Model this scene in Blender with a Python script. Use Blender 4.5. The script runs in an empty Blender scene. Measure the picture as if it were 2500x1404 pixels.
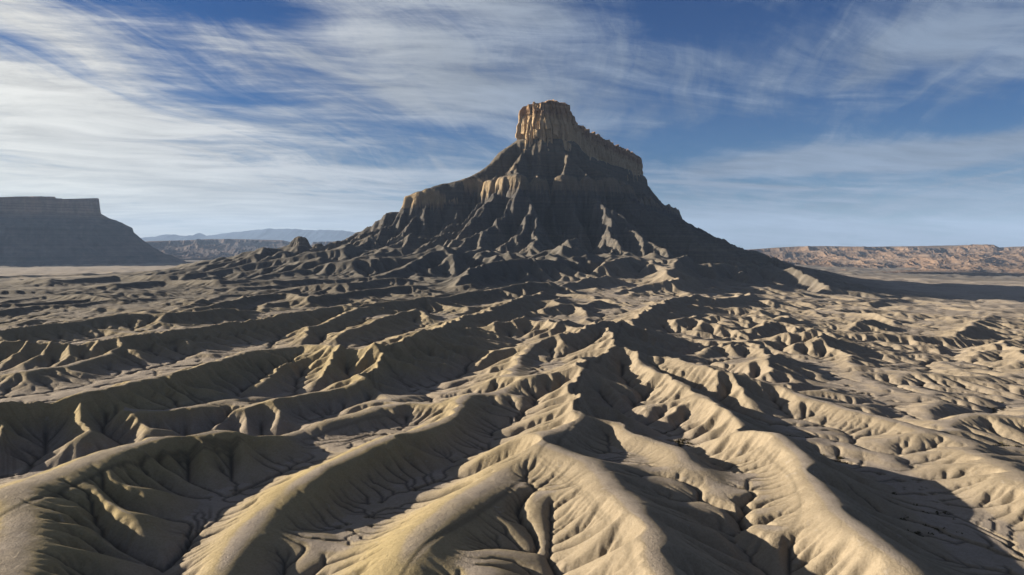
import bpy, math, time
import numpy as np
R = math.radians
scene = bpy.context.scene
col = scene.collection

# ---------------------------------------------------------------- camera
cam = bpy.data.objects.new('camera', bpy.data.cameras.new('camera')); col.objects.link(cam)
cam.location = (0, 0, 60); cam.rotation_euler = (R(90), 0, 0)
cam.data.sensor_width = 36; cam.data.lens = 36 * 1785 / 2500.0
cam.data.shift_y = -102 / 2500.0
cam.data.clip_start = 1.0; cam.data.clip_end = 400000
scene.camera = cam

# ---------------------------------------------------------------- light
SUN_AZ, SUN_EL = -79.0, 15.0          # bearing left of the view, height above the horizon
sd = bpy.data.lights.new('sun', 'SUN'); sd.energy = 5.0; sd.angle = R(.5); sd.color = (1, .88, .70)
sun = bpy.data.objects.new('sun', sd); col.objects.link(sun)
sun.rotation_euler = (R(90 - SUN_EL), 0, R(180 - SUN_AZ))
scene.view_settings.view_transform = 'Standard'; scene.view_settings.look = 'None'
scene.view_settings.gamma = 1.0; scene.view_settings.exposure = 1.85

world = bpy.data.worlds.new("World"); scene.world = world; world.use_nodes = True

class NT_:
    """small helper round a node tree"""
    def __init__(s, tree): s.t = tree; s.n = tree.nodes; s.l = tree.links
    def node(s, kind, **kw):
        n = s.n.new(kind)
        for k, v in kw.items(): setattr(n, k, v)
        return n
    def put(s, sock, v):
        if v is None: return
        if isinstance(v, bpy.types.NodeSocket): s.l.new(v, sock)
        else: sock.default_value = v
    def math(s, op, a, b=None, c=None, clamp=False):
        n = s.node('ShaderNodeMath', operation=op, use_clamp=clamp)
        for i, v in enumerate((a, b, c)): s.put(n.inputs[i], v)
        return n.outputs[0]
    def mix(s, f, a, b, blend='MIX'):
        n = s.node('ShaderNodeMix', data_type='RGBA', blend_type=blend)
        s.put(n.inputs[0], f); s.put(n.inputs[6], a if isinstance(a, bpy.types.NodeSocket) else (*a, 1)); s.put(n.inputs[7], b if isinstance(b, bpy.types.NodeSocket) else (*b, 1))
        return n.outputs[2]
    def noise(s, vec, scale, detail=4, rough=.5, dist=0.0, dim='3D'):
        n = s.node('ShaderNodeTexNoise', noise_dimensions=dim)
        s.put(n.inputs['Vector'], vec); n.inputs['Scale'].default_value = scale
        n.inputs['Detail'].default_value = detail; n.inputs['Roughness'].default_value = rough; n.inputs['Distortion'].default_value = dist
        return n.outputs[0]
    def ramp(s, v, a, b, lo=0.0, hi=1.0, smooth=True):
        n = s.node('ShaderNodeMapRange', interpolation_type='SMOOTHSTEP' if smooth else 'LINEAR')
        s.put(n.inputs[0], v)
        for i, q in enumerate((a, b, lo, hi)): n.inputs[i + 1].default_value = q
        return n.outputs[0]
    def comb(s, x, y, z=0.0):
        n = s.node('ShaderNodeCombineXYZ'); s.put(n.inputs[0], x); s.put(n.inputs[1], y); s.put(n.inputs[2], z); return n.outputs[0]
    def attr(s, name):
        return s.node('ShaderNodeAttribute', attribute_name=name).outputs['Fac']

def build_world():
    N = NT_(world.node_tree); N.n.clear()
    sky = N.node('ShaderNodeTexSky', sky_type='NISHITA'); sky.sun_disc = False
    sky.sun_elevation = R(SUN_EL); sky.sun_rotation = R(SUN_AZ)
    sky.altitude = 1500; sky.air_density = 1.0; sky.dust_density = 1.6; sky.ozone_density = 2.5
    tc = N.node('ShaderNodeTexCoord').outputs['Generated']
    sx = N.node('ShaderNodeSeparateXYZ'); N.l.new(tc, sx.inputs[0]); x, y, z = sx.outputs
    az = N.math('ARCTAN2', x, y); el = N.math('ARCSINE', z)
    # a high thin layer: directions projected on a plane overhead, so streaks close up towards the horizon
    den = N.math('ADD', N.math('MAXIMUM', z, 0.0), .10)
    u = N.math('DIVIDE', x, den); v = N.math('DIVIDE', y, den)
    w1 = N.math('SUBTRACT', N.noise(N.comb(u, v, 4.4), .42, 3, .5), .5); w2 = N.math('SUBTRACT', N.noise(N.comb(u, v, 9.4), .5, 3, .5), .5)
    u = N.math('ADD', u, N.math('MULTIPLY', w1, 1.0)); v = N.math('ADD', v, N.math('MULTIPLY', w2, 1.1))
    def rot(a, su, sv, off=0.0):
        c, s_ = math.cos(R(a)), math.sin(R(a))
        p = N.math('ADD', N.math('MULTIPLY', u, c), N.math('MULTIPLY', v, s_))
        q = N.math('SUBTRACT', N.math('MULTIPLY', v, c), N.math('MULTIPLY', u, s_))
        return N.comb(N.math('MULTIPLY', p, su), N.math('MULTIPLY', q, sv), off)
    broad = N.noise(rot(10, .30, .62, 3.1), 1.0, 4, .55, .5)
    streak = N.noise(rot(24, .6, 1.9, 1.7), 1.0, 9, .66, .45)
    wisp = N.noise(rot(78, .55, 3.4, 7.7), 1.0, 9, .70, .8)
    fine = N.noise(rot(16, 2.2, 6.0, 2.2), 1.0, 8, .70, .3)
    def blob(px, py, rx, ry, amp, tilt=0.0):
        a0 = math.atan((px - 1250) / 1785.); e0 = math.atan((600 - py) / 1785. * math.cos(a0))
        rx = rx / 1785. * math.cos(a0) ** 2; ry = ry / 1785.
        dx = N.math('SUBTRACT', az, a0); dy = N.math('SUBTRACT', el, e0)
        c, s_ = math.cos(R(tilt)), math.sin(R(tilt))
        p = N.math('MULTIPLY', N.math('ADD', N.math('MULTIPLY', dx, c), N.math('MULTIPLY', dy, s_)), 1 / rx)
        q = N.math('MULTIPLY', N.math('SUBTRACT', N.math('MULTIPLY', dy, c), N.math('MULTIPLY', dx, s_)), 1 / ry)
        r2 = N.math('ADD', N.math('MULTIPLY', p, p), N.math('MULTIPLY', q, q))
        return N.math('MULTIPLY', N.math('EXPONENT', N.math('MULTIPLY', r2, -1.0)), amp)
    cov = None
    for b in BLOBS:
        q = blob(*b); cov = q if cov is None else N.math('ADD', cov, q)
    m = N.math('ADD', N.math('MULTIPLY', broad, .7), N.math('MULTIPLY', streak, .75))
    m = N.math('ADD', m, N.math('MULTIPLY', wisp, .75))
    m = N.math('ADD', m, N.math('MULTIPLY', fine, .42))
    m = N.math('ADD', N.math('ADD', m, -1.13), cov)
    dens = N.ramp(m, -.06, .48)
    trail = None
    for b in TRAILS:
        q = blob(*b); trail = q if trail is None else N.math('ADD', trail, q)
    trail = N.math('MULTIPLY', trail, N.ramp(fine, .3, .6, .4, 1.0))
    dens = N.math('ADD', dens, trail, clamp=True)
    # clouds lit from the sun's side
    cosang = N.node('ShaderNodeVectorMath', operation='DOT_PRODUCT'); N.l.new(tc, cosang.inputs[0])
    cosang.inputs[1].default_value = (math.sin(R(SUN_AZ)) * math.cos(R(SUN_EL)), math.cos(R(SUN_AZ)) * math.cos(R(SUN_EL)), math.sin(R(SUN_EL)))
    fwd = N.ramp(cosang.outputs['Value'], .05, .95, 0, 1)
    ccol = N.mix(fwd, CLOUD_FAR, CLOUD_SUN)
    shade = N.ramp(N.math('ADD', N.math('MULTIPLY', streak, .6), N.math('MULTIPLY', fine, .4)), .32, .66, .62, 1.12)
    ccol = N.mix(1.0, ccol, N.comb(shade, shade, shade), 'MULTIPLY')
    hs = N.node('ShaderNodeHueSaturation'); hs.inputs['Saturation'].default_value = SKY_SAT; hs.inputs['Value'].default_value = 1.0
    N.l.new(sky.outputs[0], hs.inputs['Color'])
    skyc = N.mix(1.0, hs.outputs[0], SKY_TINT, 'MULTIPLY')
    colr = N.mix(N.math('MULTIPLY', dens, CLOUD_MAX), skyc, ccol)
    bg = N.node('ShaderNodeBackground'); N.l.new(colr, bg.inputs[0]); bg.inputs[1].default_value = SKY_STR
    out = N.node('ShaderNodeOutputWorld'); N.l.new(bg.outputs[0], out.inputs[0])

SKY_STR = .05; SKY_SAT = 1.4; SKY_TINT = (.105, .235, .36); CLOUD_MAX = .85
CLOUD_FAR = (1.4, 1.75, 2.3); CLOUD_SUN = (5.9, 5.7, 5.0)
BLOBS = [(90,290,420,110,.36),(220,230,150,50,.12,-15),(450,440,700,90,.14),(980,230,480,130,.18,12),(60,60,260,45,.18,-14),(1150,190,330,50,.10,-28),
         (560,20,330,50,-.40),(1750,50,330,80,-.36,-10),(1820,335,330,42,-.42,4),(2400,300,200,50,-.30,10),(2150,215,260,26,-.14,12),
         (2050,432,520,14,-.22),(560,235,260,30,-.16,6),(2250,120,420,80,.30),(1980,395,380,28,.42,4),(2380,370,260,30,.36,6),(1500,180,400,60,.14,8),(1300,30,300,40,.15,-15),
         (120,140,260,26,-.22,-24),(1250,560,2600,70,.32),(800,330,500,16,-.08,4),(1050,310,200,26,-.14,-10),(900,20,260,50,.06,30),(60,470,500,40,.15)]
TRAILS = [(1690,446,130,4.5,1.3,-3),(1890,457,160,4.5,1.2,-3.3),(2390,434,160,3.0,.5,10),(440,412,45,3.8,.6,-22),(760,543,100,2.2,.45,-1)]
build_world()
# ---------------------------------------------------------------- terrain maths
F_PX = 1785.0          # focal length of the photograph in its own pixels (2500 wide)
HORIZ = 600.0          # row of the horizon
CAMZ = 60.0
NT, NR = 920, 2300     # columns (bearing) and rows (distance) of the land sheet
DL = 0.0018            # cell size as a fraction of its distance
R0 = 70.0
TH = (np.arange(NT) - (NT - 1) / 2) * DL
RR = R0 * np.exp(np.arange(NR) * DL)

def lattice(seed, n=256):
    return np.random.default_rng(seed).random((n, n)).astype(np.float32) * 2 - 1
_LAT = {}
def vnoise(x, y, seed):
    if seed not in _LAT: _LAT[seed] = lattice(seed)
    g = _LAT[seed]
    xi = np.floor(x).astype(np.int64); yi = np.floor(y).astype(np.int64)
    fx = (x - xi).astype(np.float32); fy = (y - yi).astype(np.float32)
    fx = fx * fx * fx * (fx * (fx * 6 - 15) + 10); fy = fy * fy * fy * (fy * (fy * 6 - 15) + 10)
    a = xi & 255; b = yi & 255; a1 = (a + 1) & 255; b1 = (b + 1) & 255
    return (g[a, b] * (1 - fx) + g[a1, b] * fx) * (1 - fy) + (g[a, b1] * (1 - fx) + g[a1, b1] * fx) * fy
def fbm(x, y, seed, octs=4, gain=0.5):
    s = 0; amp = 1.0; tot = 0
    for o in range(octs):
        c, sn = math.cos(o * 1.1), math.sin(o * 1.1); f = 2.03 ** o
        s = s + amp * vnoise((x * c - y * sn) * f + 17.3 * o, (x * sn + y * c) * f - 9.1 * o, seed + o)
        tot += amp; amp *= gain
    return s / tot * 1.6
def ridged(x, y, seed, octs=3, gain=0.5):
    s = 0; amp = 1.0; tot = 0
    for o in range(octs):
        f = 2.1 ** o
        s = s + amp * (1 - np.minimum(1, np.abs(vnoise(x * f + 5.7 * o, y * f + 3.3 * o, seed + o)) * 2.2))
        tot += amp; amp *= gain
    return s / tot
def sstep(a, b, x):
    t = np.clip((x - a) / (b - a), 0, 1); return t * t * (3 - 2 * t)

def seg_dist(x, y, pts, vals=None):
    """distance to a polyline, and the value interpolated along it"""
    best = np.full(np.shape(x), 1e9, np.float32); val = np.zeros(np.shape(x), np.float32)
    for i in range(len(pts) - 1):
        (ax, ay), (bx, by) = pts[i][:2], pts[i + 1][:2]
        dx, dy = bx - ax, by - ay; L = dx * dx + dy * dy + 1e-9
        t = np.clip(((x - ax) * dx + (y - ay) * dy) / L, 0, 1)
        d = np.hypot(x - ax - t * dx, y - ay - t * dy); m = d < best
        best = np.where(m, d, best)
        if vals is not None: val = np.where(m, vals[i] + t * (vals[i + 1] - vals[i]), val)
    return best, val
def rough(x, y, cell, seed):
    """roughness at fixed wavelengths, each used where it is a few cells wide"""
    out = 0
    for k in range(7):
        lam = 1.2 * 2.0 ** k
        w = np.exp(-(np.log2(lam / (3.5 * cell))) ** 2)
        out = out + w * vnoise(x / lam + 31 * k, y / lam - 17 * k, seed + k) * lam
    return out.astype(np.float32)
def inside(x, y, poly):
    r = np.zeros(np.shape(x), bool); n = len(poly)
    for i in range(n):
        (ax, ay), (bx, by) = poly[i], poly[(i + 1) % n]
        if ay == by: continue
        c = ((ay > y) != (by > y)) & (x < (bx - ax) * (y - ay) / (by - ay) + ax); r ^= c
    return r

# foot of the caprock, in metres (camera above the origin, looking along +Y)
CAP = [(14,1893),(38,1868),(75,1860),(118,1866),(152,1890),(170,1945),(190,2060),(228,2220),(330,2500),(450,2800),(556,3090),
       (520,3150),(440,3080),(330,2800),(215,2520),(120,2260),(60,2080),(25,1960)]
SPUR = [(16,1890),(-20,1868),(-70,1836),(-123,1805),(-204,1792),(-262,1790)]
SPURZ = [302,293,262,229,199,188]
TAIL = [(-262,1790),(-316,1790),(-357,1785),(-388,1775),(-428,1760),(-470,1745),(-560,1720)]
TAILZ = [160,143,117,101,70,52,28]

def butte_profile(d):
    return np.interp(d, [-50,0,60,140,146,156,230,300,380,460,540,640,760,900,1100,3000],
                        [340,334,286,228,220,197,151,113,73,43,24,11,1,-14,-45,-400]).astype(np.float32)
def cap_d(x, y):
    d, _ = seg_dist(x, y, CAP + CAP[:1])
    return np.where(inside(x, y, CAP), -d, d)
def base_only(x, y):
    r = np.hypot(x, y)
    # the plain sinks away from the viewer on both sides
    left = np.interp(r, [0, 250, 500, 900, 1500, 3200, 5400, 9000, 20000, 90000], [0, 0, -1, -7, -18, -38, -64, -105, -230, -230])
    right = np.interp(r, [0, 200, 500, 900, 1400, 1950, 2600, 4000, 6000, 20000, 90000], [0, 0, -10, -27, -46, -60, -78, -112, -150, -230, -230])
    w = sstep(0.10, 0.62, np.arctan2(x, y))
    b = left * (1 - w) + right * w
    b = b - 7.0 * (1 - np.clip((r - 70) / 230, 0, 1)) ** 1.3
    b = b - 3.0 * sstep(-.05, .75, np.arctan2(x, y)) * sstep(60, 200, r) * (1 - sstep(400, 700, r))
    return b
def butte_z(x, y, wob=True):
    d = cap_d(x, y)
    if wob:
        ang = np.arctan2(y - 2000, x - 100)
        d = d + 8 * fbm(x / 110, y / 110, 31, 3) * sstep(0, 120, d)
    colj = ridged(x / 19 + fbm(x / 50, y / 50, 77, 2), y / 19, 83, 2) - .5
    d = d - 5 * colj * sstep(100, 125, d) * (1 - sstep(160, 190, d)) if wob else d
    z = butte_profile(d) - sstep(.10, .36, np.arctan2(x, y)) * np.interp(d, [380, 540, 700, 900], [0, 12, 44, 66])
    z = z + np.interp(y, [1950, 2250, 2600, 3100], [0, 3, 12, 26]) * np.clip(1 - d / 170, 0, 1)
    ds, zs = seg_dist(x, y, SPUR, SPURZ)
    dsw = ds + 6 * fbm(x / 60, y / 60, 37, 3) - 8 * colj * sstep(2, 8, ds)
    wv = np.interp(zs, [188, 197, 225, 256, 300], [5, 12, 34, 62, 90]); q = dsw - wv
    zsp = zs - np.minimum(dsw, wv) * .60 - np.interp(q, [0, 8, 4000], [0, 27, 27 + 3992 * .60])
    dt, zt = seg_dist(x, y, TAIL, TAILZ)
    ztl = zt - dt * .52 + 10 * fbm(x / 45, y / 45, 41, 3)
    k = 5.0
    z = np.maximum(z, zsp)
    z = np.logaddexp(z / k, ztl / k) * k
    return z.astype(np.float32), d
def base_z(x, y):
    bz, d = butte_z(x, y, False)
    b = base_only(x, y)
    return np.logaddexp(b / 6, bz / 6) * 6

def unproject_all(lines, hs):
    """photo pixels of crests -> ground positions, given their height over the local base"""
    px = np.array([p[0] for l in lines for p in l], float); py = np.array([p[1] for l in lines for p in l], float)
    h = np.array([v for l in hs for v in l], float)
    bear = (px - 1250.0) / F_PX; fall = (py - HORIZ) / F_PX
    Y = np.full(px.shape, 300.0)
    for _ in range(50):
        z = base_z(bear * Y, Y) + h
        Y = 0.6 * Y + 0.4 * np.clip((CAMZ - z) / fall, 60.0, 2600.0)
    out = []; i = 0
    for l in lines:
        out.append([(bear[j] * Y[j], Y[j]) for j in range(i, i + len(l))]); i += len(l)
    return out

# crests read off the photograph: (height, side slope, rounding, [(px, py[, height])...])
RIDGES = [
 (10.5,.56,5,[(-260,1330,9),(-120,1290,10),(0,1245),(125,1200),(215,1165),(300,1130),(400,1102,11),(500,1090),(610,1073,10),(665,1086,8),(720,1090,4)]),
 (7,.5,5,[(250,1160,10),(290,1215,8.5),(325,1290,7),(375,1355,5),(430,1404,3)]),
 (9,.42,9,[(60,1260,10),(50,1330,9.5),(20,1404,9),(0,1500,8)]),
 (3,.4,3,[(560,1120,8),(600,1150,6),(640,1190,4),(680,1210,2)]),
 (9.5,.6,2,[(1145,990,8),(1105,1040,9.5),(1050,1070),(950,1100),(850,1145),(775,1180),(720,1215,9),(675,1270,8.5),(635,1320,8),(590,1370,7.5),(540,1430,7)]),
 (10,.56,3.5,[(1310,1100,11),(1290,1135,11),(1246,1165),(1200,1205),(1125,1260),(1075,1290),(1025,1335),(990,1385),(965,1440,9)]),
 (4.5,.42,3,[(1145,990,6),(1090,1015,5),(1000,1010),(925,1020),(850,1045),(775,1060),(700,1085,3)]),
 (7,.6,2.5,[(940,850,12),(915,900,10),(900,945,9),(830,968,8),(770,980),(700,993),(640,1010),(560,1035,5),(475,1060,4),(350,1073,4),(280,1090,3),(190,1112,3)]),
 (12,.5,7,[(1085,802,11),(1025,820),(950,835),(900,845),(750,860),(640,870),(550,890),(450,925),(350,950),(250,980),(150,1000),(50,1010),(-60,1020),(-200,1030)]),
 (6,.5,3,[(740,890,9),(675,920,7),(600,960,6),(525,995),(450,1030,5),(365,1070,4)]),
 (5,.5,2,[(880,905,8),(820,925,6),(760,950,4)]),
 (5,.5,2,[(870,925,8),(820,945,6),(770,965,3)]),
 (8.5,.5,5,[(-160,865),(0,852),(150,850),(280,842),(400,828),(520,810),(640,795),(740,780),(850,768),(960,757),(1075,750),(1200,735),(1330,715,10)]),
 (7,.5,4,[(400,828,8),(330,862),(250,888),(150,910),(50,925),(-80,945,5)]),
 (5,.5,3,[(300,875,6),(210,910,5),(130,945,4),(0,965,3)]),
 (7,.55,3,[(740,842,4),(752,816,6),(800,800),(852,783),(900,770,8)]),
 (6,.55,3,[(744,852,2),(820,834,5),(880,816),(940,792,7),(1004,776,7),(1044,792,5)]),
 (9,.55,2,[(1088,802,11),(1124,788),(1180,776),(1232,758),(1270,750),(1330,740,8)]),
 (11,.55,2.5,[(1168,832,4),(1220,796,9),(1260,784),(1300,780),(1340,786),(1380,800,6)]),
 (12,.55,2.5,[(1200,950,7),(1260,905,8),(1288,864,9),(1340,836,10),(1400,816),(1460,796),(1516,790,13)]),
 (12,.6,3,[(1516,790,13),(1500,832),(1488,856),(1440,888),(1412,908,12),(1360,928,10),(1300,936,9),(1240,950,8),(1200,965,8),(1145,990,8)]),
 (11,.62,1.5,[(1412,908,12),(1420,930),(1388,962),(1415,990),(1410,1020),(1388,1052),(1350,1085),(1310,1100)]),
 (6,.5,2,[(1388,962,8),(1330,980,7),(1270,985,6),(1230,1000,4)]),
 (6,.5,2,[(1388,1000,8),(1320,1030,7),(1260,1045,5),(1215,1075,4)]),
 (9,.6,2.5,[(1100,928,3),(1140,900,6),(1180,876),(1240,868),(1300,866),(1328,900,5)]),
 (4,.5,2,[(1240,868,8),(1225,910,5),(1180,940,3)]),
 (10,.55,3,[(1486,870,13),(1530,872),(1575,882),(1625,900),(1675,915),(1750,940),(1795,952,9),(1900,985,6),(1990,1020,5),(2100,1060,4),(2230,1100,3)]),
 (8,.62,2,[(1440,895,12),(1465,915,10),(1510,930),(1545,960,7),(1575,1000,4)]),
 (8,.62,2,[(1500,885,12),(1550,915,9),(1600,950,8),(1625,975,8),(1650,1010,8),(1690,1060,6),(1705,1105,3)]),
 (6,.62,2,[(1600,890,10),(1635,930,6),(1640,950,3)]),
 (6,.62,2,[(1665,915,9),(1690,945,6),(1680,975,3)]),
 (8,.6,2,[(1415,985,11),(1450,1000,9),(1510,1020,8),(1560,1050,6),(1615,1095,3)]),
 (9,.6,2.5,[(1400,1040,11),(1470,1052,9),(1520,1065),(1570,1100),(1640,1130,8),(1690,1180,8),(1740,1215,6),(1800,1225,3)]),
 (10.5,.6,2.5,[(1795,955,8),(1795,990,6),(1820,1020,4)]),
 (10,.58,2.5,[(1640,950,8),(1690,1000,7),(1740,1040,7),(1800,1075,9),(1865,1100),(1895,1130),(1935,1160),(1958,1230),(1995,1270),(2020,1290),(2015,1320),(2060,1350),(2125,1404),(2200,1470,9)]),
 (5,.55,2,[(1900,1135,9),(1850,1130,7),(1800,1150,4)]),
 (12,.58,4,[(1310,1100,11),(1330,1125),(1400,1165),(1440,1210),(1475,1260),(1515,1300),(1540,1350),(1555,1404,12),(1570,1500,12)]),
 (7,.55,3,[(1440,1165,11),(1470,1178,9),(1530,1190,7),(1600,1200,4),(1650,1215,2)]),
 (5,.55,2.5,[(1490,1225,9),(1560,1232,7),(1640,1240,6),(1700,1250,5),(1760,1290,4)]),
 (6,.55,2.5,[(1520,1290,11),(1600,1320,8),(1650,1345,6),(1700,1325,5),(1740,1300,4)]),
 (5,.5,3,[(1470,1310,9),(1420,1300,6),(1380,1330,5),(1340,1380,4)]),
 (10,.55,4,[(1170,1470,8),(1200,1404,7),(1230,1360,6),(1262,1310,6)]),
 (5,.5,3,[(1330,1250,9),(1290,1230,6)]),
 # right flank
 (8,.6,1.5,[(1700,905,2),(1740,870,6),(1775,845,9),(1815,862,8),(1855,880,7),(1890,885,6),(1925,915,3)]),
 (5,.5,2,[(1885,885,7),(1870,905,7),(1880,935,4)]),
 (9,.55,1.5,[(1880,850,4),(1920,835,7),(1960,826),(2010,826),(2020,850,8),(2060,885,5),(2140,930,2)]),
 (6,.5,2,[(1965,828,8),(1950,860,5),(1940,890,2)]),
 (6,.5,2,[(2005,830,8),(1990,865,5),(1965,895,2)]),
 (6,.5,2,[(2030,862,6),(2060,905,4),(2090,930,2)]),
 (6,.55,1,[(2070,830,2),(2105,810,6),(2130,806,6),(2150,825,3)]),
 (7,.55,1.5,[(1840,830,3),(1870,808,6),(1895,806,6),(1930,830,3)]),
 (7,.55,1.5,[(1600,815,3),(1645,800,6),(1690,785,9),(1720,800,7),(1770,818,5),(1810,830,4)]),
 (7,.55,1.5,[(1530,790,9),(1590,765,9),(1640,752,8),(1700,745,8)]),
 (5,.4,4,[(2330,845,3),(2380,815,5),(2440,812,5),(2460,835,2)]),
 (6,.4,4,[(2380,900,3),(2440,860,6),(2490,890,6),(2560,930,5)]),
 (3,.35,4,[(2150,930,2),(2250,935,3),(2330,945,3),(2420,940,2)]),
 (4,.35,5,[(2150,1090,2),(2220,1095,4),(2330,1120,4),(2400,1160,4),(2480,1230,5),(2560,1290,5)]),
 (4,.35,5,[(2280,1080,4),(2360,1060,5),(2450,1065,5),(2560,1075,5)]),
 # middle distance
 (16,.6,1.5,[(1088,735,3),(1110,705,10),(1140,675,17),(1180,655,20),(1240,649,20),(1300,647,20),(1350,655,16),(1390,670,10)]),
 (6,.7,1,[(1280,650,18),(1270,680,10),(1262,712,2)]),
 (12,.6,1,[(960,690,3),(1004,660,10),(1040,648,14),(1075,641,16)]),
 (6,.7,1,[(1045,648,14),(1060,672,7),(1080,690,2)]),
 (12,.65,1,[(1330,740,3),(1380,712,9),(1430,696,12),(1480,690,12),(1510,700,8)]),
 (14,.65,1,[(1500,745,3),(1560,720,8),(1620,700,13),(1680,690,13),(1740,700,8)]),
 (14,.65,1,[(1420,680,8),(1460,662,14),(1500,655,16),(1540,660,10)]),
 (16,.65,1,[(1560,690,6),(1590,665,12),(1630,645,18),(1680,655,16),(1730,668,14),(1780,690,8)]),
 (14,.62,1,[(1740,650,12),(1800,655,15),(1830,680,15),(1840,690,10)]),
 (12,.62,1,[(1850,745,4),(1830,735,8),(1790,745,8),(1700,760,6)]),
 (10,.55,1,[(1930,665,14),(1975,668,12),(2010,700,10),(2100,710,10),(2140,725,6)]),
 (9,.55,1,[(2100,745,3),(2160,735,8),(2200,728,9),(2300,740,8),(2350,750,6),(2380,765,3)]),
 (7,.5,1.5,[(-150,690,5),(0,678,6),(90,673),(210,670),(350,660),(450,653),(565,648),(640,628,9)]),
 (8,.5,1.5,[(-150,712,5),(0,698,6),(115,700),(280,688),(400,688),(500,678),(600,663),(700,653,9),(825,638,11),(880,620,12)]),
 (7,.5,1.5,[(-100,715,4),(0,713,5),(150,723,5),(280,713),(400,703),(535,708),(650,688),(750,673,8),(850,663,10),(950,658,11)]),
 (7,.5,1.5,[(190,743,3),(240,730,6),(280,738,4),(400,735,5),(500,723,6),(650,708),(750,703),(900,698,8),(965,678,11),(1040,650,14)]),
 (6,.5,1.5,[(0,773,4),(60,758,5),(120,750),(190,753),(280,758),(370,760,3)]),
 (5,.5,1.5,[(-100,800,4),(0,790,5),(80,778),(170,775),(280,764,3)]),
 (7,.5,2,[(-150,840,6),(0,828),(100,818),(210,805),(350,790),(430,788),(565,775),(595,788,3)]),
 (7,.5,2,[(370,792,4),(475,783,5),(550,765),(625,748),(700,745),(750,753),(900,733,8),(975,725,9),(1020,723,9)]),
 (7,.5,1.5,[(615,743,3),(700,728,6),(775,718),(850,718),(910,703,8),(980,698,9)]),
 (6,.55,1,[(1000,755,4),(1060,748,6),(1140,738,7),(1220,722,9)]),
 (5,.55,1,[(1020,735,3),(1080,725,6),(1150,715,8)]),
 (5,.55,1,[(1330,780,4),(1400,768,6),(1450,760,6),(1500,768,4)]),
 (5,.5,1.5,[(1120,835,3),(1150,820,6),(1180,812,5)]),
]
CHANNELS = [
 [(980,1088),(910,1087),(850,1100),(770,1115),(738,1130),(752,1152),(705,1178),(664,1200),(600,1232),(520,1290),(450,1360),(410,1440),(380,1600),(370,1900)],
 [(1330,1010),(1235,1085),(1190,1100),(1165,1150),(1120,1160),(1078,1168),(1078,1190),(1048,1208),(1022,1232),(975,1225),(920,1245),(903,1262),(870,1290),(868,1320),(840,1352),(790,1358),(700,1370),(650,1430),(600,1600),(590,1900)],
 [(700,1090),(560,1098),(330,1150),(200,1175),(60,1180),(-80,1190)],
 [(880,960),(760,985),(600,1005),(480,1040),(300,1070),(230,1090),(140,1110),(40,1180)],
 [(2500,1015),(2420,1035),(2385,1050),(2270,1080),(2200,1050),(2130,1000),(2080,990),(2050,960),(1990,915)],
 [(1560,1030),(1640,1040),(1700,1120),(1830,1150),(1980,1170),(2080,1190),(2200,1240),(2320,1310),(2420,1370)],
 [(1620,1100),(1700,1190),(1790,1240),(1820,1260),(1850,1290),(1900,1360),(1930,1430),(1990,1600),(2020,1900)],
 [(1280,1290),(1330,1300),(1370,1335),(1345,1375),(1370,1430),(1380,1600),(1390,1900)],
 [(1440,1010),(1480,1040),(1560,1085),(1600,1130),(1680,1190)],[(1490,950),(1540,1000),(1600,1040),(1640,1100),(1700,1140),(1800,1160),(1900,1180)],
 [(1100,950),(1000,990),(950,1000),(900,1010),(800,1030),(700,1075),(620,1100),(560,1098)],[(1200,1000),(1160,1060),(1130,1100),(1085,1160)],
 [(1000,860),(960,890),(900,910),(850,950)],[(1140,935),(1000,975),(900,1000),(780,1045)],
]

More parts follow.
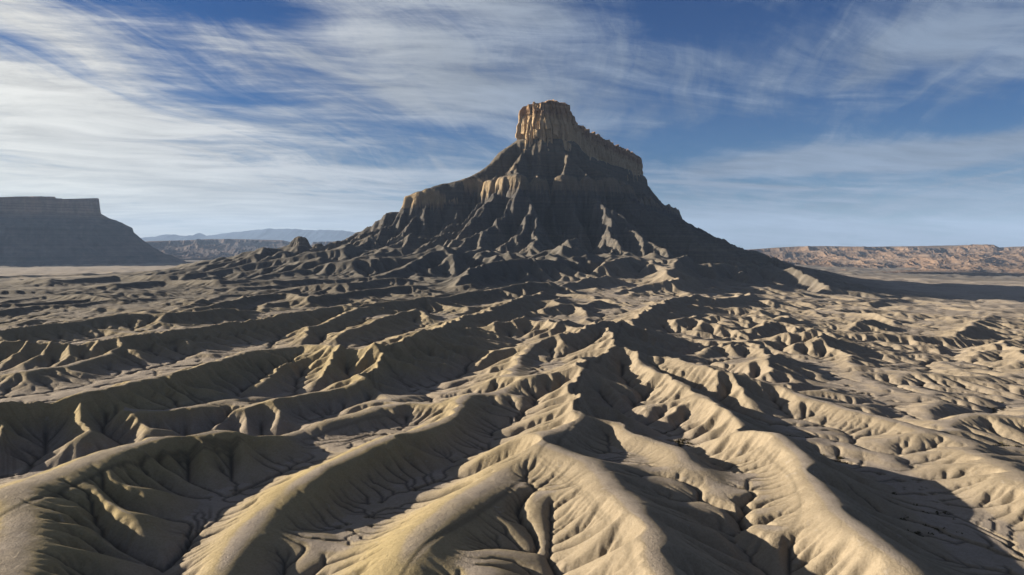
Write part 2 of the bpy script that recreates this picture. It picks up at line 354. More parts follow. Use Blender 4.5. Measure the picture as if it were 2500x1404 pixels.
def initial_surface(x, y):
    bz, dcap = butte_z(x, y)
    b = base_only(x, y).astype(np.float32)
    base = np.logaddexp(b / 6, bz / 6) * 6
    r = np.hypot(x, y); th = np.arctan2(x, y)
    h = np.zeros_like(base)
    wx = x + 5 * fbm(x / 35, y / 35, 5, 3) * np.clip(r / 600, .35, 3); wy = y + 5 * fbm(x / 35 + 40, y / 35, 9, 3) * np.clip(r / 600, .35, 3)
    # generic badland relief: crests running outward from the butte
    bx, by = wx - 60, wy - 2000
    ph = np.arctan2(bx, -by); s = np.hypot(bx, by)
    rel = ridged(ph * 26 + fbm(x / 200, y / 200, 12, 3) * 1.3, s / 300 + fbm(x / 160, y / 160, 14, 2), 101, 2, .4)
    rel2 = ridged(wx / 85, wy / 75, 131, 3, .5); rel3 = ridged(wx / 34, wy / 34, 151, 2, .5)
    near = sstep(330, 700, r)
    foot = np.exp(-((dcap - 640) / 170.) ** 2)
    right = sstep(.06, .28, th)
    amp = (4.0 + 2 * right + 11.0 * near * (1 - .2 * right) + 30 * foot * (1 - .5 * right)) * sstep(300, 420, dcap)
    leftmid = (1 - sstep(-.06, .06, th)) * (1 - sstep(600, 850, r) * foot)
    amp = amp * (1 - .25 * leftmid * (1 - sstep(.3, .9, foot)))
    amp = amp * (1 - .8 * sstep(.24, .32, th) * sstep(1250, 1500, r)) * (1 - .6 * sstep(1300, 2200, r))
    gen = np.clip(rel * (.75 - .45 * right) + rel2 * (.5 + .3 * right) + rel3 * .28 - .35 + .12 * (1 - sstep(-.1, 0, th)), 0, 2) * amp
    gen = gen * (.5 + .5 * sstep(250, 420, r))
    # traced ridges
    hk = np.full_like(base, 0.0)
    K = 1.2
    acc = np.exp(np.minimum(gen * .8, 40) / K)
    free = np.ones_like(base)
    HS = [[(p[2] if len(p) > 2 else q[0]) * (1.9 if p[1] < 720 and p[0] < 900 else 1.6 if p[1] < 720 else 1.35 if p[1] < 860 else 1.0 - .08 * (p[0] < 1260)) for p in q[3]] for q in RIDGES]
    W = unproject_all([q[3] for q in RIDGES], HS)
    CW = unproject_all(CHANNELS, [[0.0] * len(c) for c in CHANNELS])
    for (h0, sl, rho, pts), hs, w in zip(RIDGES, HS, W):
        if max(p[1] for p in pts) < 780: sl = sl * (.72 if pts[-1][0] < 1060 else 1.1)
        if max(p[1] for p in pts) > 800: sl = sl * (.78 if pts[0][0] < 1260 else .88)
        x0 = min(p[0] for p in w) - 60; x1 = max(p[0] for p in w) + 60; y0 = min(p[1] for p in w) - 60; y1 = max(p[1] for p in w) + 60
        m = (x > x0) & (x < x1) & (y > y0) & (y < y1)
        if not m.any(): continue
        d, hv = seg_dist(wx[m] * .5 + x[m] * .5, wy[m] * .5 + y[m] * .5, w, hs)
        rho_ = rho * .7
        dd = np.sqrt(d * d + rho_ * rho_) - rho_ * .999
        u = np.clip(1 - dd * sl / np.maximum(hv, .5) / 1.12, 0, 1)
        zz = hv * u ** 1.12
        acc[m] += np.exp(zz / K) - 1
        free[m] = np.minimum(free[m], sstep(0, 1, d / (hv / sl * 1.6)))
    h = np.log(np.maximum(acc, 1e-9)) * K
    h = np.where(True, h, 0)
    lam = np.clip(r / 22, 9, 34)
    for k, L_ in enumerate((9., 16., 28.)):
        wk = np.exp(-(np.log2(lam / L_) / .8) ** 2) * L_ * .095 * (.7 + .5 * sstep(-.1, .1, th))
        h = h + wk * (ridged(wx / L_, wy / L_, 171 + 7 * k, 2) - .5) * sstep(.3, 3.0, h)
    for w in CW:
        d, _ = seg_dist(wx * .4 + x * .6, wy * .4 + y * .6, w)
        h = h - 2.8 * np.exp(-(d / 5.) ** 2)
    return (base + h).astype(np.float32), dcap, h.astype(np.float32)

def neigh(nr, nt):
    return [(-1,-1),(-1,0),(-1,1),(0,-1),(0,1),(1,-1),(1,0),(1,1)]
def erode(z, r, step, Kf, D, n, Ac, U, smax, m=0.5):
    """implicit stream-power incision + hillslope creep on the log-polar sheet"""
    nr, nt = z.shape; N = nr * nt
    cell = (r * step).astype(np.float32)[:, None] * np.ones((1, nt), np.float32)
    idx = np.arange(N).reshape(nr, nt)
    area = (cell * cell).ravel()
    smax_ = smax; rng = np.random.default_rng(9)
    inner = np.zeros(z.shape, bool); inner[1:-1, 1:-1] = True
    for it in range(n):
        z = z + U * inner
        # steepest neighbour
        best = np.zeros_like(z); rec = idx.copy(); ln = np.ones_like(z)
        zp = np.pad(z, 1, mode='constant', constant_values=1e6)
        for (a, b) in neigh(nr, nt):
            zz = zp[1 + a:1 + a + nr, 1 + b:1 + b + nt]
            q = math.hypot(a, b)
            s = (z - zz) / q / cell
            s = s * (.62 + .76 * rng.random(z.shape, dtype=np.float32))
            mm = s > best
            best = np.where(mm, s, best); ln = np.where(mm, q, ln)
            rec = np.where(mm, idx + a * nt + b, rec)
        rr = rec.ravel().copy()
        A = area.copy(); p = rr.copy(); live = p != idx.ravel()
        # flow accumulation by pointer doubling
        src = np.where(live)[0]
        while len(src):
            add = np.bincount(p[src], weights=A[src], minlength=N).astype(np.float32)
            A = A + add
            pn = p.copy(); pn[src] = p[p[src]]
            stop = p[src] == pn[src]
            p = pn
            src = src[~stop]
        F = (Kf * (np.maximum(A.reshape(nr, nt) - Ac, 0) ** m) / (ln * cell)).ravel()
        root = rr == np.arange(N)
        F = np.where(root, 0, F)
        a = z.ravel() / (1 + F); bcoef = F / (1 + F); bcoef[root] = 0; a[root] = z.ravel()[root]
        p = rr.copy()
        for _ in range(14):
            a = a + bcoef * a[p]; bcoef = bcoef * bcoef[p]; p = p[p]
            if bcoef.max() < 1e-3: break
        z = a.reshape(nr, nt)
        # slopes steeper than the shale can stand slump
        lim = z.ravel()[rr].reshape(nr, nt) + smax_ * ln * cell
        z = np.where(z > lim, z + .5 * (lim - z), z)
        # creep
        c = np.minimum(D / (cell * cell), .22)
        zp = np.pad(z, 1, mode='edge')
        z = z + c * (zp[:-2, 1:-1] + zp[2:, 1:-1] + zp[1:-1, :-2] + zp[1:-1, 2:] - 4 * z)
        # lift pits a little so that water finds a way out
        zp = np.pad(z, 1, mode='constant', constant_values=1e6)
        mn = np.full_like(z, 1e9)
        for (aa, bb) in neigh(nr, nt):
            mn = np.minimum(mn, zp[1 + aa:1 + aa + nr, 1 + bb:1 + bb + nt])
        z[1:-1, 1:-1] = np.maximum(z, mn + .002)[1:-1, 1:-1]
    return z, A.reshape(nr, nt)
def drain(z, W, passes, eps=2e-3):
    """fill hollows that have no way out, so every wash runs on to the edge of the sheet"""
    nr, nt = z.shape
    W = np.maximum(W, z); W[0] = z[0]; W[-1] = z[-1]; W[:, 0] = z[:, 0]; W[:, -1] = z[:, -1]
    for it in range(passes):
        W0 = W
        mn = np.minimum(np.minimum(W[:-2, 1:-1], W[2:, 1:-1]), np.minimum(W[1:-1, :-2], W[1:-1, 2:]))
        mn = np.minimum(mn, np.minimum(np.minimum(W[:-2, :-2], W[2:, 2:]), np.minimum(W[:-2, 2:], W[2:, :-2])))
        W = W.copy(); W[1:-1, 1:-1] = np.maximum(z[1:-1, 1:-1], np.minimum(W[1:-1, 1:-1], mn + eps))
        if it % 20 == 19 and np.abs(W - W0).max() < 1e-6: break
    return W
def upsample(a, nr, nt):
    yi = np.linspace(0, a.shape[0] - 1, nr); xi = np.linspace(0, a.shape[1] - 1, nt)
    y0 = np.minimum(yi.astype(int), a.shape[0] - 2); x0 = np.minimum(xi.astype(int), a.shape[1] - 2)
    fy = (yi - y0)[:, None].astype(np.float32); fx = (xi - x0)[None].astype(np.float32)
    r0 = a[y0]; r1 = a[y0 + 1]; t = r0 * (1 - fy) + r1 * fy
    return t[:, x0] * (1 - fx) + t[:, x0 + 1] * fx
STAGES = ((4, 80), (2, 50), (1, 14))
US = {4: .6, 2: .45, 1: .08}
AMP = {4: .05, 2: .04, 1: .03}
KS = {4: 1.0, 2: 1.4, 1: 3.4}
DS = {4: 1.0, 2: .4, 1: .2}
AS = {4: 1.0, 2: .3, 1: .08}
def fields(x, y, dcap, z, stride=1):
    """how easily each place wears down, how fast its slopes creep, where channels start, how fast it rises, how steep it can stand"""
    r = np.hypot(x, y); th = np.arctan2(x, y)
    ds, _ = seg_dist(x, y, SPUR)
    on = 1 - sstep(470, 600, dcap)
    K = .0148 - .005 * sstep(400, 900, r)
    K = K * (1 - on) + {4: .0036, 2: .0085, 1: .021}[stride] * on
    K = np.where((dcap > 135) & (dcap < 150), .0025, K)
    K = np.where(dcap < 26, .0004, K)
    K = np.where(ds < 14, .0004, K)
    D = .044 - .008 * sstep(-.05, .15, th)
    D = D * (1 - .5 * sstep(350, 800, r)) + .010 * (1 - sstep(180, 260, r))
    D = D * (1 - .75 * on)
    Ac = 18 + 10 * sstep(400, 1000, r)
    Ac = np.where(dcap < 560, 9, Ac)
    U = 3.8 + 2.5 * sstep(.06, .28, th) + 9 * sstep(350, 800, r) * (1 - .5 * sstep(.1, .3, th)) + 14 * np.exp(-((dcap - 620) / 140.) ** 2)
    U = U * (1 - .7 * sstep(.2, .3, th) * sstep(1100, 1500, r)) * (1 - .7 * sstep(1500, 2500, r))
    U = U * (1 - .05 * (1 - sstep(-.06, .06, th)) * (1 - np.exp(-((dcap - 620) / 200.) ** 2)))
    U = U * (1 - on)
    Sm = .72 + .2 * sstep(400, 900, r) + .5 * on + 6.0 * ((dcap < 8) | (ds < 24) | ((dcap > 130) & (dcap < 160)))
    return [a_.astype(np.float32) for a_ in (K, D, Ac, U, Sm)]
TRACKS = [
 (1.0, 3, [(0,1262),(100,1218),(200,1175),(300,1132),(400,1102),(500,1090),(610,1073)]),
 (.6, 2, [(1516,792),(1500,832),(1488,856),(1440,888),(1412,908),(1420,930),(1388,962),(1415,990),(1410,1020),(1388,1052),(1370,1080),(1310,1100),(1312,1130),(1290,1165),(1240,1200),(1180,1250),(1110,1280),(1050,1320),(1010,1350),(985,1404)]),
 (.35, 1, [(1312,1115),(1380,1160),(1430,1210),(1470,1255),(1515,1300),(1540,1350),(1553,1404)]),
 (.35, 1, [(1488,870),(1575,882),(1650,905),(1750,940),(1795,955)]),
 (.35, 1, [(1820,1080),(1865,1100),(1895,1130),(1935,1160),(1958,1230),(1965,1270),(1930,1310),(1880,1340)]),
 (.5, 2, [(985,830),(950,850),(920,870),(905,900),(902,935),(940,960),(1000,995),(1060,1005),(1100,1000),(1145,985)]),
 (.4, 1, [(930,870),(960,900),(980,930),(1010,960),(1050,980),(1100,990)]),
 (.4, 1, [(1060,1005),(980,1010),(900,1020),(820,1045),(720,1080)]),
 (.4, 2, [(1090,930),(1130,945),(1100,960),(1040,950),(1000,930)]),
 (.5, 2, [(0,1050),(20,1070),(30,1100),(28,1150),(10,1180)]),
 (.5, 2, [(20,1075),(60,1110),(100,1140)]),
 (.4, 1, [(2290,990),(2320,970),(2325,950),(2310,925)]),
 (.4, 1, [(560,975),(450,960),(350,965)]),
 (.3, 1, [(640,800),(500,830),(380,835),(310,860)]),
]
def track_field(x, y, z):
    """wheel tracks left by riders: pairs of thin dark lines worn into the crust"""
    out = np.zeros(x.shape, np.float32)
    # find where each traced point lies on the finished land
    Yd = y; sy = HORIZ - (z - CAMZ) / np.maximum(Yd, 1) * F_PX
    sy = np.minimum.accumulate(sy, axis=0)
    Wp = []
    for _, _, pts in TRACKS:
        w = []
        for k in range(len(pts) - 1):
            for f in (0, .25, .5, .75):
                px = pts[k][0] * (1 - f) + pts[k + 1][0] * f; py = pts[k][1] * (1 - f) + pts[k + 1][1] * f
                j = int(np.clip(round((math.atan((px - 1250) / F_PX) - TH[0]) / DL), 0, NT - 1))
                i = int(np.searchsorted(-sy[:, j], -py)); i = min(max(i, 1), NR - 1)
                w.append((x[i, j], y[i, j]))
        w = np.array(w)
        for _ in range(2): w[1:-1] = .25 * w[:-2] + .5 * w[1:-1] + .25 * w[2:]
        Wp.append(w)
    for (wid, cnt, _), w in zip(TRACKS, Wp):
        w = np.array(w)
        for k in range(cnt + 1):
            rng = np.random.default_rng(int(abs(w[0, 0] * 10)) + k)
            s = np.r_[0, np.cumsum(np.hypot(*np.diff(w, axis=0).T))]; u = np.linspace(0, s[-1], max(8, int(s[-1] / 3)))
            p = np.stack([np.interp(u, s, w[:, 0]), np.interp(u, s, w[:, 1])], -1)
            for _ in range(6): p[1:-1] = .25 * p[:-2] + .5 * p[1:-1] + .25 * p[2:]
            off = (k - cnt / 2) * 1.3 + .6 * np.sin(u / 17 + 6 * rng.random()) * (cnt > 1)
            p[:, 0] += off * .3; p[:, 1] += off
            x0, y0 = p.min(0) - 4; x1, y1 = p.max(0) + 4
            m = (x > x0) & (x < x1) & (y > y0) & (y < y1)
            if not m.any(): continue
            d, _ = seg_dist(x[m], y[m], p)
            rr = np.hypot(x[m], y[m]); ww = np.maximum(.24 * (1 + wid), rr * .0013)
            out[m] = np.maximum(out[m], np.exp(-(d / ww) ** 2) * (.4 + .5 * wid))
    return out
def far_ground(x, y):
    b = base_only(x, y)
    r = np.hypot(x, y)
    return b + (ridged(x / 220, y / 160, 801, 4, .55) - .5) * 26 * (1 - .6 * sstep(9000, 20000, r)) + 14 * fbm(x / 900, y / 700, 811, 3)
# ---------------------------------------------------------------- materials
def material(name):
    m = bpy.data.materials.new(name); m.use_nodes = True
    N = NT_(m.node_tree); N.n.clear()
    bs = N.node('ShaderNodeBsdfPrincipled'); out = N.node('ShaderNodeOutputMaterial'); N.l.new(bs.outputs[0], out.inputs[0])
    bs.inputs['Roughness'].default_value = .95; bs.inputs['Specular IOR Level'].default_value = .08
    return m, N, bs
def bump(N, bs, h, dist, strength=1.0):
    b = N.node('ShaderNodeBump'); b.inputs['Strength'].default_value = strength; b.inputs['Distance'].default_value = dist
    N.l.new(h, b.inputs['Height']); N.l.new(b.outputs[0], bs.inputs['Normal'])

def mat_shale():
    m, N, bs = material('shale')
    P = N.node('ShaderNodeTexCoord').outputs['Object']
    crest = N.attr('crest'); track = N.attr('track'); dark = N.attr('dark'); yel = N.attr('yellow')
    n1 = N.noise(P, .02, 5, .6); n2 = N.noise(P, .35, 6, .65); n3 = N.noise(P, 2.2, 5, .7)
    c = N.mix(N.ramp(N.math('ADD', crest, N.math('MULTIPLY', N.math('SUBTRACT', n1, .5), .5)), .15, .75), (.222, .188, .152), (.220, .184, .142))
    c = N.mix(N.math('MULTIPLY', yel, N.ramp(N.math('ADD', crest, N.math('MULTIPLY', N.math('SUBTRACT', n2, .5), .3)), .1, .8)), c, (.255, .206, .115))
    c = N.mix(N.math('MULTIPLY', N.attr('silt'), N.ramp(n1, .3, .6, .35, .95)), c, (.245, .212, .182))
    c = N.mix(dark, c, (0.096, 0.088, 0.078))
    n5 = N.noise(P, .07, 6, .7, .6)
    c = N.mix(N.ramp(n5, .4, .7, 0, .55), c, N.mix(1.0, c, (.76, .75, .74), 'MULTIPLY'))
    c = N.mix(N.ramp(n2, .42, .68, 0, .5), c, N.mix(1.0, c, (.78, .77, .75), 'MULTIPLY'))
    c = N.mix(N.ramp(n3, .38, .7, 0, .6), c, N.mix(1.0, c, (.72, .70, .67), 'MULTIPLY'))
    c = N.mix(N.ramp(n2, .60, .72, 0, .35), c, (.30, .27, .24))
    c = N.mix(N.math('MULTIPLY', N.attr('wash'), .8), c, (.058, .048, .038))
    c = N.mix(N.math('MULTIPLY', track, .6), c, (0.054, 0.046, 0.035))
    N.l.new(c, bs.inputs['Base Color'])
    n4 = N.noise(P, .9, 6, .75, 1.2)
    h = N.math('ADD', N.math('MULTIPLY', n2, .40), N.math('ADD', N.math('MULTIPLY', n3, .14), N.math('MULTIPLY', n4, .30)))
    bump(N, bs, h, 1.0, .65)
    return m
def mat_butte():
    m, N, bs = material('butte_shale')
    P = N.node('ShaderNodeTexCoord').outputs['Object']
    sz = N.node('ShaderNodeSeparateXYZ'); N.l.new(P, sz.inputs[0]); z = sz.outputs[2]
    cliff = N.attr('cliff')
    n1 = N.noise(P, .03, 5, .6); n2 = N.noise(P, .12, 7, .7)
    strata = N.noise(N.comb(0.0, 0.0, N.math('ADD', N.math('MULTIPLY', z, .16), N.math('MULTIPLY', n1, .8))), 1.0, 4, .7)
    low = N.ramp(N.math('ADD', z, N.math('MULTIPLY', n1, 60)), 60, 150)
    c = N.mix(low, (0.099, 0.091, 0.080), (0.063, 0.060, 0.059))
    c = N.mix(N.ramp(N.math('ADD', z, N.math('MULTIPLY', n1, 30)), 200, 270), c, (0.086, 0.076, 0.064))
    c = N.mix(N.ramp(strata, .4, .62, 0, .6), c, N.mix(1.0, c, (1.6, 1.45, 1.25), 'MULTIPLY'))
    c = N.mix(cliff, c, (0.230, 0.173, 0.109))
    c = N.mix(N.ramp(n2, .3, .75, 0, .5), c, N.mix(1.0, c, (.62, .62, .62), 'MULTIPLY'))
    N.l.new(c, bs.inputs['Base Color'])
    mp = N.node('ShaderNodeMapping'); N.l.new(P, mp.inputs[0]); mp.inputs['Scale'].default_value = (1, 1, .1)
    fl = N.noise(mp.outputs[0], .13, 5, .6)
    bump(N, bs, N.math('ADD', N.math('ADD', n2, N.math('MULTIPLY', strata, .4)), N.math('MULTIPLY', fl, .9)), 3.5, 1.0)
    return m
def mat_cap():
    m, N, bs = material('sandstone_cap')
    P = N.node('ShaderNodeTexCoord').outputs['Object']
    sz = N.node('ShaderNodeSeparateXYZ'); N.l.new(P, sz.inputs[0]); z = sz.outputs[2]
    mp = N.node('ShaderNodeMapping'); N.l.new(P, mp.inputs[0]); mp.inputs['Scale'].default_value = (1, 1, .18)
    col_ = N.noise(mp.outputs[0], .09, 7, .65); n2 = N.noise(P, .15, 7, .7)
    strata = N.noise(N.comb(0.0, 0.0, N.math('ADD', N.math('MULTIPLY', z, .12), N.math('MULTIPLY', n2, .5))), 1.0, 4, .7)
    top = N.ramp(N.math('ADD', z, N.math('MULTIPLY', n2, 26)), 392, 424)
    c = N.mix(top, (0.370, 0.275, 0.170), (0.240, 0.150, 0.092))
    c = N.mix(N.ramp(strata, .42, .66, 0, .5), c, (.46, .33, .18))
    c = N.mix(N.ramp(col_, .5, .75, 0, .75), c, (0.102, 0.064, 0.042))
    c = N.mix(N.ramp(n2, .5, .8, 0, .5), c, (0.141, 0.096, 0.064))
    N.l.new(c, bs.inputs['Base Color'])
    bump(N, bs, N.math('ADD', N.math('MULTIPLY', col_, 1.5), n2), 4.0, 1.0)
    return m
def mat_far(name, a, b, s=1.0, zc=None, rim=None):
    m, N, bs = material(name)
    P = N.node('ShaderNodeTexCoord').outputs['Object']
    sz = N.node('ShaderNodeSeparateXYZ'); N.l.new(P, sz.inputs[0]); z = sz.outputs[2]
    n1 = N.noise(P, .004 * s, 7, .65); n2 = N.noise(P, .02 * s, 7, .7)
    c = N.mix(N.ramp(n1, .35, .65), a, b)
    if rim: c = N.mix(N.ramp(N.math('ADD', z, N.math('MULTIPLY', n2, zc[1] - zc[0])), zc[0], zc[1]), c, rim)
    mp = N.node('ShaderNodeMapping'); N.l.new(P, mp.inputs[0]); mp.inputs['Scale'].default_value = (1, 1, .12)
    st_ = N.noise(mp.outputs[0], .012 * s, 6, .65)
    ba = N.noise(N.comb(0.0, 0.0, N.math('ADD', N.math('MULTIPLY', z, .045), N.math('MULTIPLY', n1, 1.2))), 1.0, 4, .75)
    c = N.mix(N.ramp(ba, .42, .62, 0, .7), c, N.mix(1.0, c, (.5, .47, .47), 'MULTIPLY'))
    c = N.mix(N.ramp(st_, .4, .65, 0, .6), c, N.mix(1.0, c, (1.7, 1.6, 1.5), 'MULTIPLY'))
    c = N.mix(N.ramp(n2, .35, .75, 0, .6), c, N.mix(1.0, c, (.55, .55, .55), 'MULTIPLY'))
    N.l.new(c, bs.inputs['Base Color']); bump(N, bs, N.math('ADD', n2, st_), 12.0 / s, .9)
    return m

# ---------------------------------------------------------------- meshes
def grid_faces(nr, nt, wrap=False):
    i = np.arange(nr - 1)[:, None] * nt; j = np.arange(nt if wrap else nt - 1)[None]; j2 = (j + 1) % nt
    return np.stack([i + j, i + nt + j, i + nt + j2, i + j2], -1).reshape(-1, 4)[:, ::-1].copy()
def make_mesh(name, V, F, mat, attrs=None, parent=None, smooth=True):
    me = bpy.data.meshes.new(name)
    me.vertices.add(len(V)); me.vertices.foreach_set('co', np.ascontiguousarray(V, np.float32).ravel())
    me.loops.add(F.size); me.loops.foreach_set('vertex_index', F.astype(np.int32).ravel())
    me.polygons.add(len(F)); me.polygons.foreach_set('loop_start', np.arange(0, F.size, F.shape[1], dtype=np.int32))
    me.update(calc_edges=True)
    me.polygons.foreach_set('use_smooth', np.full(len(F), smooth, bool))
    for k, a in (attrs or {}).items():
        at = me.attributes.new(k, 'FLOAT', 'POINT'); at.data.foreach_set('value', np.ascontiguousarray(a, np.float32).ravel())
    me.materials.append(mat); me.validate()
    o = bpy.data.objects.new(name, me); col.objects.link(o); o.parent = parent
    return o
def subset(V, F, attrs):
    used = np.zeros(len(V), bool); used[F.ravel()] = True
    mp = np.cumsum(used) - 1
    return V[used], mp[F], {k: a[used] for k, a in attrs.items()}
def tag(o, label=None, cat=None, group=None, kind=None):
    if label: o['label'] = label
    if cat: o['category'] = cat
    if group: o['group'] = group
    if kind: o['kind'] = kind
    return o

# ---------------------------------------------------------------- the land
T0 = time.time()
z = None; W_ = None
for stride, n in STAGES:
    r = RR[::stride]; th = TH[::stride]
    X = (r[:, None] * np.sin(th)[None]).astype(np.float32); Y = (r[:, None] * np.cos(th)[None]).astype(np.float32)
    if z is None:
        z, dcap, rel = initial_surface(X, Y); bs0 = z - rel; bz_ = butte_z(X, Y)[0]
    else:
        z = upsample(z, len(r), len(th)); dcap = upsample(dcap, len(r), len(th)); bs0 = upsample(bs0, len(r), len(th))
        # the cliff band is thinner than the coarse cells: put its true step back in
        ok = (dcap < 330) | (seg_dist(X, Y, SPUR)[0] < 90)
        bz1 = np.zeros_like(z); bz1[ok] = butte_z(X[ok], Y[ok])[0]; bz_ = upsample(bz_, len(r), len(th))
        z = np.where(ok, z + (bz1 - bz_), z); bz_ = np.where(ok, bz1, bz_)
    z = z + AMP[stride] * (1 + 2.2 * (1 - sstep(480, 600, dcap))) * (.15 + .85 * sstep(10, 60, dcap)) * rough(X, Y, (r * DL * stride)[:, None], 71 + 10 * stride)
    if W_ is None: W_ = drain(z, np.full(z.shape, 1e4, np.float32), 1600)
    else: W_ = drain(z, upsample(W_, len(r), len(th)) + .3, 60)
    print('filled', float((W_ - z).max()), float((W_ - z > .05).mean()), round(time.time() - T0, 1))
    z = np.where(W_ - z < 60, z + np.minimum(W_ - z, {4: .8, 2: .5, 1: .3}[stride]), z)
    Kf, Df, Ac, Uf, Sm = fields(X, Y, dcap, z, stride)
    z, A = erode(z, r, DL * stride, Kf * KS[stride], Df * DS[stride], n, Ac * AS[stride], Uf * US[stride] / n, Sm)
    W_ = z.copy()
    print(float(np.percentile(A, 99)), A.max()); print('erosion stage', stride, round(time.time() - T0, 1))
nr, nt = z.shape
relh = z - bs0
crest = np.clip((relh - 2.5) / 10.0, 0, 1)
th_g = np.arctan2(X, Y); rad = np.hypot(X, Y)
yellow = (1 - .8 * sstep(-.2, .12, th_g)) * (.55 + .45 * (1 - sstep(200, 420, rad))) * (1 - .6 * sstep(450, 900, rad))
dark = np.clip(1 - sstep(560, 1000, dcap + 90 * fbm(X / 80, Y / 80, 55, 2)), 0, 1) * .75 + .8 * sstep(420, 800, rad) * (1 - sstep(-.05, .2, th_g)) * (1 - sstep(1500, 2200, rad))  # mid-left term: darker soil, plus shade of its ridges put into the colour
dspur, zspur = seg_dist(X, Y, SPUR, SPURZ)
wv_ = np.interp(zspur, [188, 197, 225, 256, 300], [5, 12, 34, 62, 90])
cliff = ((z > 193 + 3 * fbm(X / 30, Y / 30, 3, 2)) & (z < 226) & (dcap > 112) & (dcap < 175)) | ((dspur > wv_ - 10) & (dspur < wv_ + 18) & (z > zspur - wv_ * .6 - 34) & (X < 10))
gy = np.gradient(z, axis=0) / (r * DL)[:, None]; gx = np.gradient(z, axis=1) / (r * DL)[:, None]
slope = np.hypot(gx, gy)
cliff = cliff * sstep(.7, 1.1, slope) * (.42 + .58 * (1 - sstep(-60, 30, X)))
track = track_field(X, Y, z); z = z - .10 * track * (rad < 400)
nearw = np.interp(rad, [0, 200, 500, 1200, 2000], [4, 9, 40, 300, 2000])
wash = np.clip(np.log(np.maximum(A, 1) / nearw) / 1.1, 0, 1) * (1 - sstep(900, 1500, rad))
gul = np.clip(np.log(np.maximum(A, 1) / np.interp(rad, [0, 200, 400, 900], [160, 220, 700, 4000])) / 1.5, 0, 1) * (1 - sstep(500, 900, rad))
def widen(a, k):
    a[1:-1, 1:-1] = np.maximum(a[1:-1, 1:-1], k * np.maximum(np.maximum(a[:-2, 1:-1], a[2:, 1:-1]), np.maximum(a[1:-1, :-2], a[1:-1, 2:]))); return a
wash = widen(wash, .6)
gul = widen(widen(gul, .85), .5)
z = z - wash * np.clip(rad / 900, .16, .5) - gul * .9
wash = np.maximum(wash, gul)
V = np.stack([X, Y, z], -1).reshape(-1, 3); F = grid_faces(nr, nt)
zs_ = z.copy()
for _ in range(3): zs_[1:-1, 1:-1] = (zs_[1:-1, 1:-1] + zs_[:-2, 1:-1] + zs_[2:, 1:-1] + zs_[1:-1, :-2] + zs_[1:-1, 2:]) / 5
floor_ = (1 - sstep(.10, .26, np.hypot(np.gradient(zs_, axis=0), np.gradient(zs_, axis=1)) / (r * DL)[:, None]))
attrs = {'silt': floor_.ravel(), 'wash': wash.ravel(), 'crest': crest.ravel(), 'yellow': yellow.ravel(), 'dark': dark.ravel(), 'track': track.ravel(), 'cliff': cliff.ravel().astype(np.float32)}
inb = (dcap + 25 * fbm(X / 60, Y / 60, 61, 2) < 500) & (rad > 1100)
inb |= (seg_dist(X, Y, TAIL, TAILZ)[0] < 60) & (z > 30)
fb = inb.ravel()[F].all(1)
# the plain goes on to the horizon, coarser
r2 = RR[-1] * np.exp(np.arange(0, 290) * DL * 4)
X2 = r2[:, None] * np.sin(TH[::2])[None]; Y2 = r2[:, None] * np.cos(TH[::2])[None]
z2 = far_ground(X2, Y2)
w = sstep(0, 12, np.arange(len(r2)))[:, None]
z2 = z2 * w + z[-1][None, ::2] * (1 - w)
V2 = np.stack([X2, Y2, z2], -1).reshape(-1, 3); F2 = grid_faces(*X2.shape)
# and round behind the viewer
t3 = np.linspace(TH[-1] - .004, 2 * math.pi + TH[0] + .004, 260); r3 = np.concatenate([[0.5], np.geomspace(20, 36000, 160)])
X3 = r3[:, None] * np.sin(t3)[None]; Y3 = r3[:, None] * np.cos(t3)[None]
z3 = base_only(X3, Y3) + (fbm(X3 / 60, Y3 / 60, 91, 3) * 3 + 1) * sstep(40, 120, np.hypot(X3, Y3)) - 1
t4 = np.linspace(TH[0] - .01, TH[-1] + .01, 60); r4 = np.geomspace(.5, R0 * 1.01, 20)
X4 = r4[:, None] * np.sin(t4)[None]; Y4 = r4[:, None] * np.cos(t4)[None]; z4 = np.full(X4.shape, -.5) + 0 * X4
z4[-1] = np.interp(t4, TH, z[0]) - .3; z4[-4:-1] += (z4[-1] + .5) * np.array([.3, .6, .85])[:, None]
gV, gF, gA = subset(V, F[~fb], attrs)
n1_, n2_, n3_ = len(gV), len(V2), X3.size
V3 = np.stack([X3, Y3, z3], -1).reshape(-1, 3); V4 = np.stack([X4, Y4, z4], -1).reshape(-1, 3)
VV = np.concatenate([gV, V2, V3, V4]); FF = np.concatenate([gF, F2 + n1_, grid_faces(*X3.shape) + n1_ + n2_, grid_faces(*X4.shape) + n1_ + n2_ + n3_])
pad = len(VV) - n1_
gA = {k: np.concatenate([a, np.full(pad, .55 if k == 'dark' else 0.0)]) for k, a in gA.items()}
ground = make_mesh('ground', VV, FF, mat_shale(), gA); ground['kind'] = 'structure'

